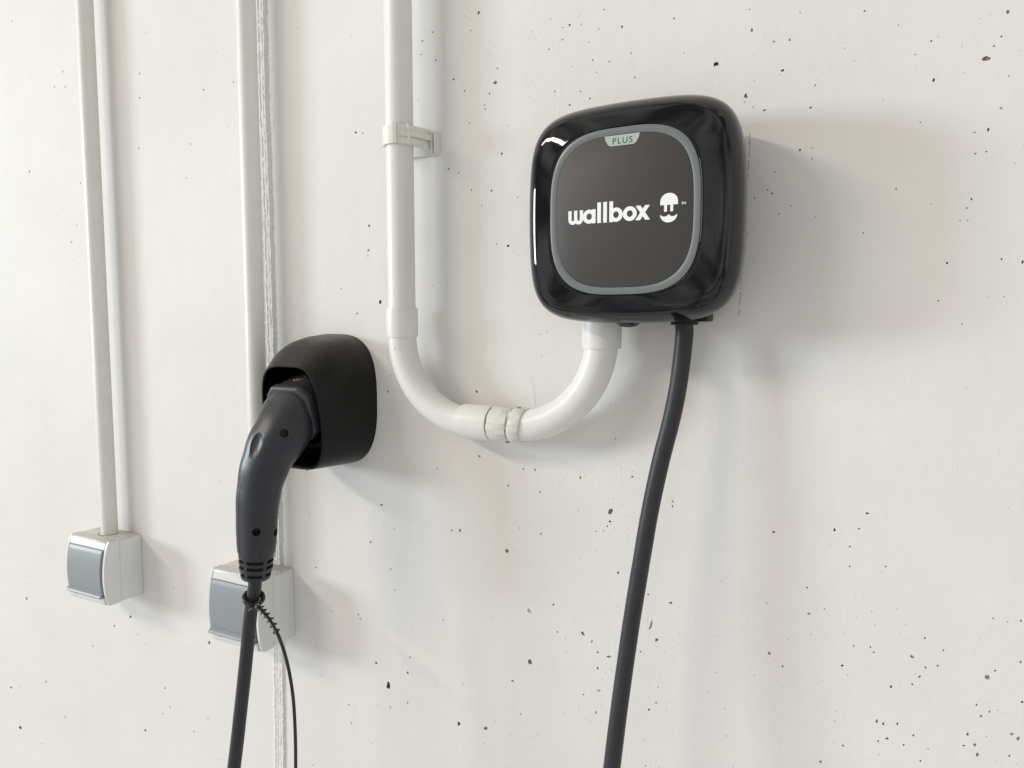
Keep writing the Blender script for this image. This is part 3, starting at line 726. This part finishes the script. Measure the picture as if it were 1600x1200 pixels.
# underside: screw boss, cable gland and mounting foot
bc = W(-190, 38, 1.2)
boss = obj('screw_boss', *loft([[W(-186 + r * 1.35 * math.cos(2 * PI * k / 28), 47 + r * math.sin(2 * PI * k / 28), z) for k in range(28)] for r, z in ((11, 5.0), (8.5, 1.6), (6, -1.0), (4.6, -2.4), (3.8, -2.7))]), 'gloss_black', ch)
obj('boss_screw', *loft([[W(-186 + r * math.cos(2 * PI * k / 20), 47 + r * math.sin(2 * PI * k / 20), z) for k in range(20)] for r, z in ((3.4, -2.2), (3.2, -3.0), (1.8, -2.6))]), 'inner_black', boss)
obj('mounting_foot', *rbox(-156, -134, 0.5, 22, 1.0, 14, 1.2), 'matte_black', ch)
obj('cable_gland', *loft([[W(-149.5 + r * math.cos(2 * PI * k / 36), 26 + r * math.sin(2 * PI * k / 36), z) for k in range(36)] for r, z in ((10.2, 8), (10.2, -0.6), (9.6, -1.4), (6.9, -1.5))]), 'matte_black', ch)
cp = [(-149.5, 26, 6), (-149.6, 26, -3)] + [P(*q) for q in [(1069.5, 520, 26), (1065.5, 560, 28), (1058.5, 610, 31), (1048, 660, 34), (1035, 710, 37), (1023.5, 760, 40), (1013.5, 810, 42), (1005, 860, 44), (997.5, 905, 45), (988.5, 960, 47), (981, 1010, 49), (972.5, 1070, 52), (964.5, 1130, 56), (956, 1200, 60), (946, 1290, 66), (936, 1390, 72), (930, 1500, 80)]]
cp += [(cp[-1][0] - 8 * i, 82 + 3 * i, cp[-1][2] - 150 * i) for i in (1, 2, 3, 4)]
cpath = catmull([W(*p) for p in cp], 8)
def wob(a): return 1.0
obj('cable', *tube(cpath, [6.65 / 1000 * (1 + 0.012 * noise.noise(p * 60)) for p in cpath], 28), 'cable_rubber', ch)

# ---------------------------------------------------------------- plug holster
HX = -514.0
hs = thing('plug_holster', 'flared matte black holster on the wall cupping the charging plug', 'holster', W(HX, 0, -142))
def hsec(t, inset=0.0, seg=80):
    """outline of the holster at t (0 rim, 1 wall)"""
    zt = interp([(0, -38.5), (0.08, -33), (0.18, -27.5), (0.32, -21), (0.5, -15.8), (0.75, -11.8), (1, -10)], t) - inset
    zb = -138.5 - 3.0 * t + inset
    hw = interp([(0, 37.2), (0.1, 39.5), (0.25, 43), (0.45, 47), (0.7, 50.8), (1, 53)], t) - inset
    cz = (zt + zb) / 2; hh = (zt - zb) / 2
    n = 4.2 - 1.2 * t
    pts = []
    for i in range(seg):
        a = 2 * PI * i / seg
        r = (abs(math.cos(a) / hw) ** n + abs(math.sin(a) / hh) ** n) ** (-1 / n)
        x, z = r * math.cos(a), r * math.sin(a)
        u = z / hh                               # trapezoid: narrower at the top near the rim
        k = 1 - (0.10 - 0.10 * t) * max(0, u) - (0.10 - 0.05 * t) * max(0, -u) ** 2
        s = 62.0 * (1 - t) + (1 - t) * (5.5 * u)
        pts.append(W(HX + x * k, s - 0.4 * t, cz + z))
    return pts
ts = [i / 16 for i in range(17)]
outer = [hsec(t) for t in reversed(ts)]
rimr = [hsec(0.0, 0.5), hsec(0.0, 1.6), hsec(0.012, 2.5)]
for q, r in enumerate(rimr[:2]):
    rimr[q] = [v + Vector((0, -(0.0006 if q == 0 else 0.0005), 0)) for v in r]
inner = [hsec(t, 2.6) for t in (0.05, 0.15, 0.3, 0.5, 0.8)]
sh = obj('shell', *loft(outer + rimr, True, False), 'matte_black', hs, angle=40)
obj('lining', *loft([hsec(0.012, 2.5)] + inner, False, True), 'inner_black', hs, angle=40)
# receptacle ring deep inside
obj('receptacle', *loft([[W(HX + r * math.cos(2 * PI * k / 48), s, -89 + r * math.sin(2 * PI * k / 48)) for k in range(48)] for r, s in ((33, 12), (33, 36), (31, 37), (28, 37), (28, 13))], False, False), 'inner_black', hs)

# ---------------------------------------------------------------- charging plug with its cable
PX0 = -511.5
plug = thing('charging_plug', 'curved dark grey charging plug resting in the black holster', 'charging plug', W(PX0, 60, -89))
# head and barrel inside the holster: rounded, flat-topped section on an axis that dips outwards
DIP = 0.33
def head_ring(s, r, flat=0.95, seg=72, n=3.0):
    pts = []; zc = -84.5 + (66 - s) * DIP
    for i in range(seg):
        a = 2 * PI * i / seg
        rr = r * (abs(math.cos(a)) ** n + abs(math.sin(a)) ** n) ** (-1 / n)
        x, z = rr * math.cos(a), rr * math.sin(a)
        z = min(z, r * flat)
        pts.append(W(PX0 + x, s + DIP * z, zc + z))
    return pts
obj('barrel', *loft([head_ring(18, 25.5), head_ring(19, 26.4), head_ring(44, 26.4), head_ring(60, 25.6)]), 'plug_grey', plug)
def oct_ring(s, r, cut):
    a = r; c = cut; zc = -84.5 + (66 - s) * DIP
    pts = [(a, -a + c), (a, a - c), (a - c, a), (-a + c, a), (-a, a - c), (-a, -a + c), (-a + c, -a), (a - c, -a)]
    return [W(PX0 + x, s + DIP * z, zc + z) for x, z in pts]
col = obj('collar', *loft([oct_ring(56, 23.0, 8), oct_ring(57.0, 25.4, 9), oct_ring(65.0, 25.4, 9), oct_ring(66.2, 23.4, 8)]), 'plug_collar', plug, angle=15)
bm = bmesh.new(); bm.from_mesh(col.data)
bmesh.ops.bevel(bm, geom=list(bm.edges), offset=0.0011, segments=2, profile=0.5, affect='EDGES'); bm.to_mesh(col.data); bm.free()
for p in col.data.polygons: p.use_smooth = True
col.data.set_sharp_from_angle(angle=math.radians(30))
# handle swept along the photographed curve
hp = [(PX0, 60, -83.0), (PX0, 66, -85.4)] + [P(*q) for q in [(443, 672, 77), (423.5, 705, 87), (410.5, 740, 93.5), (403.5, 778, 97), (401.5, 815, 98.5), (401.2, 845, 99), (400.8, 861, 99)]]
hpath = catmull([W(*p) for p in hp], 10)
lens = [0.0]
for a, b in zip(hpath, hpath[1:]): lens.append(lens[-1] + (b - a).length)
TOT = lens[-1]
rad = [smooth_tab([(0, 23.4), (0.06, 24.4), (0.25, 23.2), (0.42, 20.2), (0.60, 18.2), (0.80, 17.0), (0.93, 16.4), (1.0, 15.6)], q / TOT) / 1000 for q in lens]
def hshape(a): return (abs(math.cos(a)) ** 2.6 + abs(math.sin(a)) ** 2.6) ** (-1 / 2.6)
hand = obj('handle', *tube(hpath, rad, 56, hshape), 'plug_grey', plug, angle=40)
def on_path(frac):
    k = min(range(len(lens)), key=lambda i: abs(lens[i] / TOT - frac))
    return frames(hpath)[k], rad[k]
def ellipsoid(c, ax, r, seg=32, rng_=16):
    rings = []
    for i in range(rng_ + 1):
        t = PI * (i + 0.0) / rng_; st = max(0.01, math.sin(t))
        rings.append([c + ax[0] * r[0] * st * math.cos(2 * PI * k / seg) + ax[1] * r[1] * st * math.sin(2 * PI * k / seg) + ax[2] * r[2] * math.cos(t) for k in range(seg)])
    return loft(rings)
CAMP = Vector((0, -CAM_D, CAM_H))
def surf_hit(px, py):
    """where the sight line through a photo pixel meets the handle"""
    d = (PW(px, py, 200) - CAMP).normalized()
    off = base_of(hand)
    ok, loc, nrm, _ = hand.ray_cast(CAMP - off, d)
    return (loc + off, nrm) if ok else (None, None)
cutters = []
h1, n1 = surf_hit(400, 695)
(pp, tt, nn, bb), r_ = on_path(0.42)
if h1 is not None:
    tl = (tt - n1 * tt.dot(n1)).normalized(); sd = n1.cross(tl)
    cutters.append(ellipsoid(h1 + n1 * 0.0050, (sd, n1, tl), (0.0105, 0.0078, 0.0185)))
for px, py, r in ((444, 677, 0.0038), (400.5, 832, 0.0038)):
    hh, nh = surf_hit(px, py)
    if hh is None: continue
    t_ = nh.orthogonal().normalized(); b_ = nh.cross(t_)
    cutters.append(loft([[hh + nh * q + (t_ * math.cos(2 * PI * k / 24) + b_ * math.sin(2 * PI * k / 24)) * r for k in range(24)] for q in (0.004, -0.012)]))
(pp, tt, nn, bb), r_ = on_path(0.90)
hh, nh = surf_hit(431.5, 832)
if hh is not None:
    t_ = nh.orthogonal().normalized(); b_ = nh.cross(t_)
    cutters.append(loft([[hh + nh * q + (t_ * math.cos(2 * PI * k / 24) + b_ * math.sin(2 * PI * k / 24)) * 0.0038 for k in range(24)] for q in (0.004, -0.012)]))
if cutters: boolean(hand, cutters)
# moulding seam down the front of the handle
fr_h = frames(hpath); spts = []
for k, (p, t_, n_, b_) in enumerate(fr_h):
    if lens[k] / TOT < 0.56: continue
    d_ = Vector((-0.30, -0.95, 0.0)); d_ = (d_ - t_ * d_.dot(t_)).normalized()
    a_ = math.atan2(d_.dot(b_), d_.dot(n_))
    spts.append(p + d_ * (rad[k] * hshape(a_) - 0.0001))
obj('moulding_seam', *tube(spts, 0.00032, 6), 'plug_grey', hand)
# strain relief with three rows of slots
sp = [P(400.8, 861, 99), P(400.4, 874, 99), P(400, 888, 99.2), P(399.4, 904, 99.4)]
spath = catmull([W(*p) for p in sp], 10)
ln = [i / (len(spath) - 1) for i in range(len(spath))]
srad = [smooth_tab([(0, 15.2), (0.05, 15.2), (0.55, 14.5), (0.88, 12.9), (0.96, 12.3), (1.0, 11.0)], q) / 1000 for q in ln]
sr = obj('strain_relief', *tube(spath, srad, 48, lambda a: hshape(a) ** 0.6), 'plug_grey', plug, angle=40)
ctr = (spath[0] + spath[-1]) / 2; axis = (spath[0] - spath[-1]).normalized()
toc = (CAMP - ctr); toc = (toc - axis * toc.dot(axis)).normalized(); sid = axis.cross(toc)
cuts = []
for row in (0.30, 0.55, 0.80):
    k = int(row * (len(spath) - 1)); p = spath[k]; r = srad[k]
    for q in range(5):
        ang = math.radians(-4 + 72 * q)
        d = toc * math.cos(ang) + sid * math.sin(ang); e = axis.cross(d)
        hw = r * math.tan(math.radians(29)); hv = 0.0016
        cuts.append(loft([[p + d * (r * k2) + e * a * hw * (1 if k2 > 1 else 0.8) + axis * b * hv for a, b in ((-1, -1), (1, -1), (1, 1), (-1, 1))] for k2 in (0.66, 1.3)]))
boolean(sr, cuts)
# icon on top of the barrel: hexagon outline with a hook
def stroke3(pts, width, nrm):
    V = []; F = []
    for i, p in enumerate(pts):
        t = (pts[min(i + 1, len(pts) - 1)] - pts[max(i - 1, 0)]).normalized(); e = nrm.cross(t).normalized()
        V += [p + e * width, p - e * width]
    for i in range(len(pts) - 1): F.append((2 * i, 2 * i + 1, 2 * i + 3, 2 * i + 2))
    return V, F
ICS = 43.0
def on_barrel(x, s): # a point on the barrel's flat top
    zz = 26.4 * 0.95 + 0.3
    return W(PX0 + x, s + DIP * zz, -84.5 + (66 - s) * DIP + zz)
up_ = Vector((0, -DIP, 1)).normalized()
hexp = [on_barrel(-1.0 + 6.0 * math.cos(math.radians(a)), ICS + 6.0 * math.sin(math.radians(a))) for a in (20, 75, 105, 160, 215, 270, 325, 20)]
obj('plug_icon', *merge([stroke3(hexp, 0.0006, up_), stroke3([on_barrel(-1.0 + 2.8 * math.cos(a), ICS + 2.8 * math.sin(a)) for a in [0.6 + 0.25 * i for i in range(18)]], 0.0006, up_)]), 'icon', plug, smooth=False)
# the cable below the plug
kp = [P(*q) for q in [(399.6, 896, 99.4), (397.5, 920, 100), (391.5, 960, 101), (386.5, 1010, 103), (381.5, 1060, 106), (376, 1110, 109), (370.5, 1160, 112.5), (365, 1205, 116), (356, 1280, 122), (346, 1370, 128), (335, 1470, 134)]]
kp += [(kp[-1][0] - 4 * i, 136 + 2 * i, kp[-1][2] - 150 * i) for i in (1, 2, 3)]
kpath = catmull([W(*p) for p in kp], 10)
obj('cable', *tube(kpath, [6.1 / 1000 * (1 + 0.012 * noise.noise(p * 60)) for p in kpath], 26), 'cable_rubber', plug)

# ---------------------------------------------------------------- rubber tether knotted round the cable
td = thing('rubber_tether', 'black rubber tether looped round the plug cable with ridged tail and thin cord', 'tether', PW(396, 938, 101))
cz = W(*P(396.5, 931, 100.4)); tdir = (kpath[30] - kpath[20]).normalized()
toc2 = CAMP - cz; toc2 = (toc2 - tdir * toc2.dot(tdir)).normalized(); sd2 = toc2.cross(tdir)
if sd2.x < 0: sd2 = -sd2
dn = tdir if tdir.z < 0 else -tdir
def ringpts(r, droop, off, n=40):
    return [cz + sd2 * (r * math.sin(2 * PI * i / n)) + toc2 * (r * math.cos(2 * PI * i / n)) + dn * (off + droop * (0.5 + 0.5 * math.cos(2 * PI * i / n))) for i in range(n + 1)]
obj('loop', *tube(ringpts(0.0084, 0.0070, -0.0018), 0.0022, 12, cap=False), 'tether_rubber', td)
obj('loop', *tube(ringpts(0.0080, 0.0045, 0.0012), 0.0015, 12, cap=False), 'tether_rubber', td)
kn = cz + toc2 * 0.0092 + dn * 0.0058 + sd2 * 0.0006
obj('knot', *merge([tube(catmull([kn - sd2 * 0.0052 - dn * 0.0030, kn - sd2 * 0.0022 + dn * 0.0004 + toc2 * 0.0012, kn + sd2 * 0.0005 + dn * 0.0022 + toc2 * 0.0016, kn + sd2 * 0.0030 + dn * 0.0026]), 0.0013, 10),
                     tube(catmull([kn + sd2 * 0.0058 - dn * 0.0048, kn + sd2 * 0.0030 - dn * 0.0012 + toc2 * 0.0016, kn - sd2 * 0.0004 + dn * 0.0018 + toc2 * 0.0022, kn - sd2 * 0.0030 + dn * 0.0046]), 0.0014, 10)]), 'tether_rubber', td)
tp = [P(*q) for q in [(401, 944, 110), (407, 951, 109), (415, 960, 107), (424, 972, 105), (432, 987, 103)]]
tpath = catmull([W(*p) for p in tp], 10)
tail = obj('tail', *tube(tpath, 0.0014, 12), 'tether_rubber', td)
N_R = 7
for q in range(N_R):
    k = int(3 + (len(tpath) - 5) * q / (N_R - 1)); p, t, n, b = frames(tpath)[k]
    rings = []
    for d, r in ((-0.0016, 0.0013), (0.0006, 0.0037), (0.0013, 0.0037), (0.0015, 0.0014)):
        rings.append([p + t * d + (n * math.cos(2 * PI * j / 14) + b * math.sin(2 * PI * j / 14)) * r * (1 if j % 2 == 0 else 0.72) for j in range(14)])
    obj('ridge', *loft(rings), 'tether_rubber', tail, angle=25)
rp = [P(*q) for q in [(431, 985, 103), (437, 998, 102), (446, 1025, 101), (453, 1056, 100), (458, 1090, 99), (460.5, 1125, 98), (461.8, 1165, 97), (462, 1210, 96), (461, 1280, 95), (456, 1370, 95)]]
rp += [(rp[-1][0] - 6 * i, 95, rp[-1][2] - 60 * i) for i in (1, 2)]
rpath = catmull([W(*p) for p in rp], 10)
obj('cord', *tube(rpath, 0.00155, 14), 'tether_rubber', td)

scene.render.engine = 'CYCLES'
scene.render.resolution_x = 1024; scene.render.resolution_y = 768
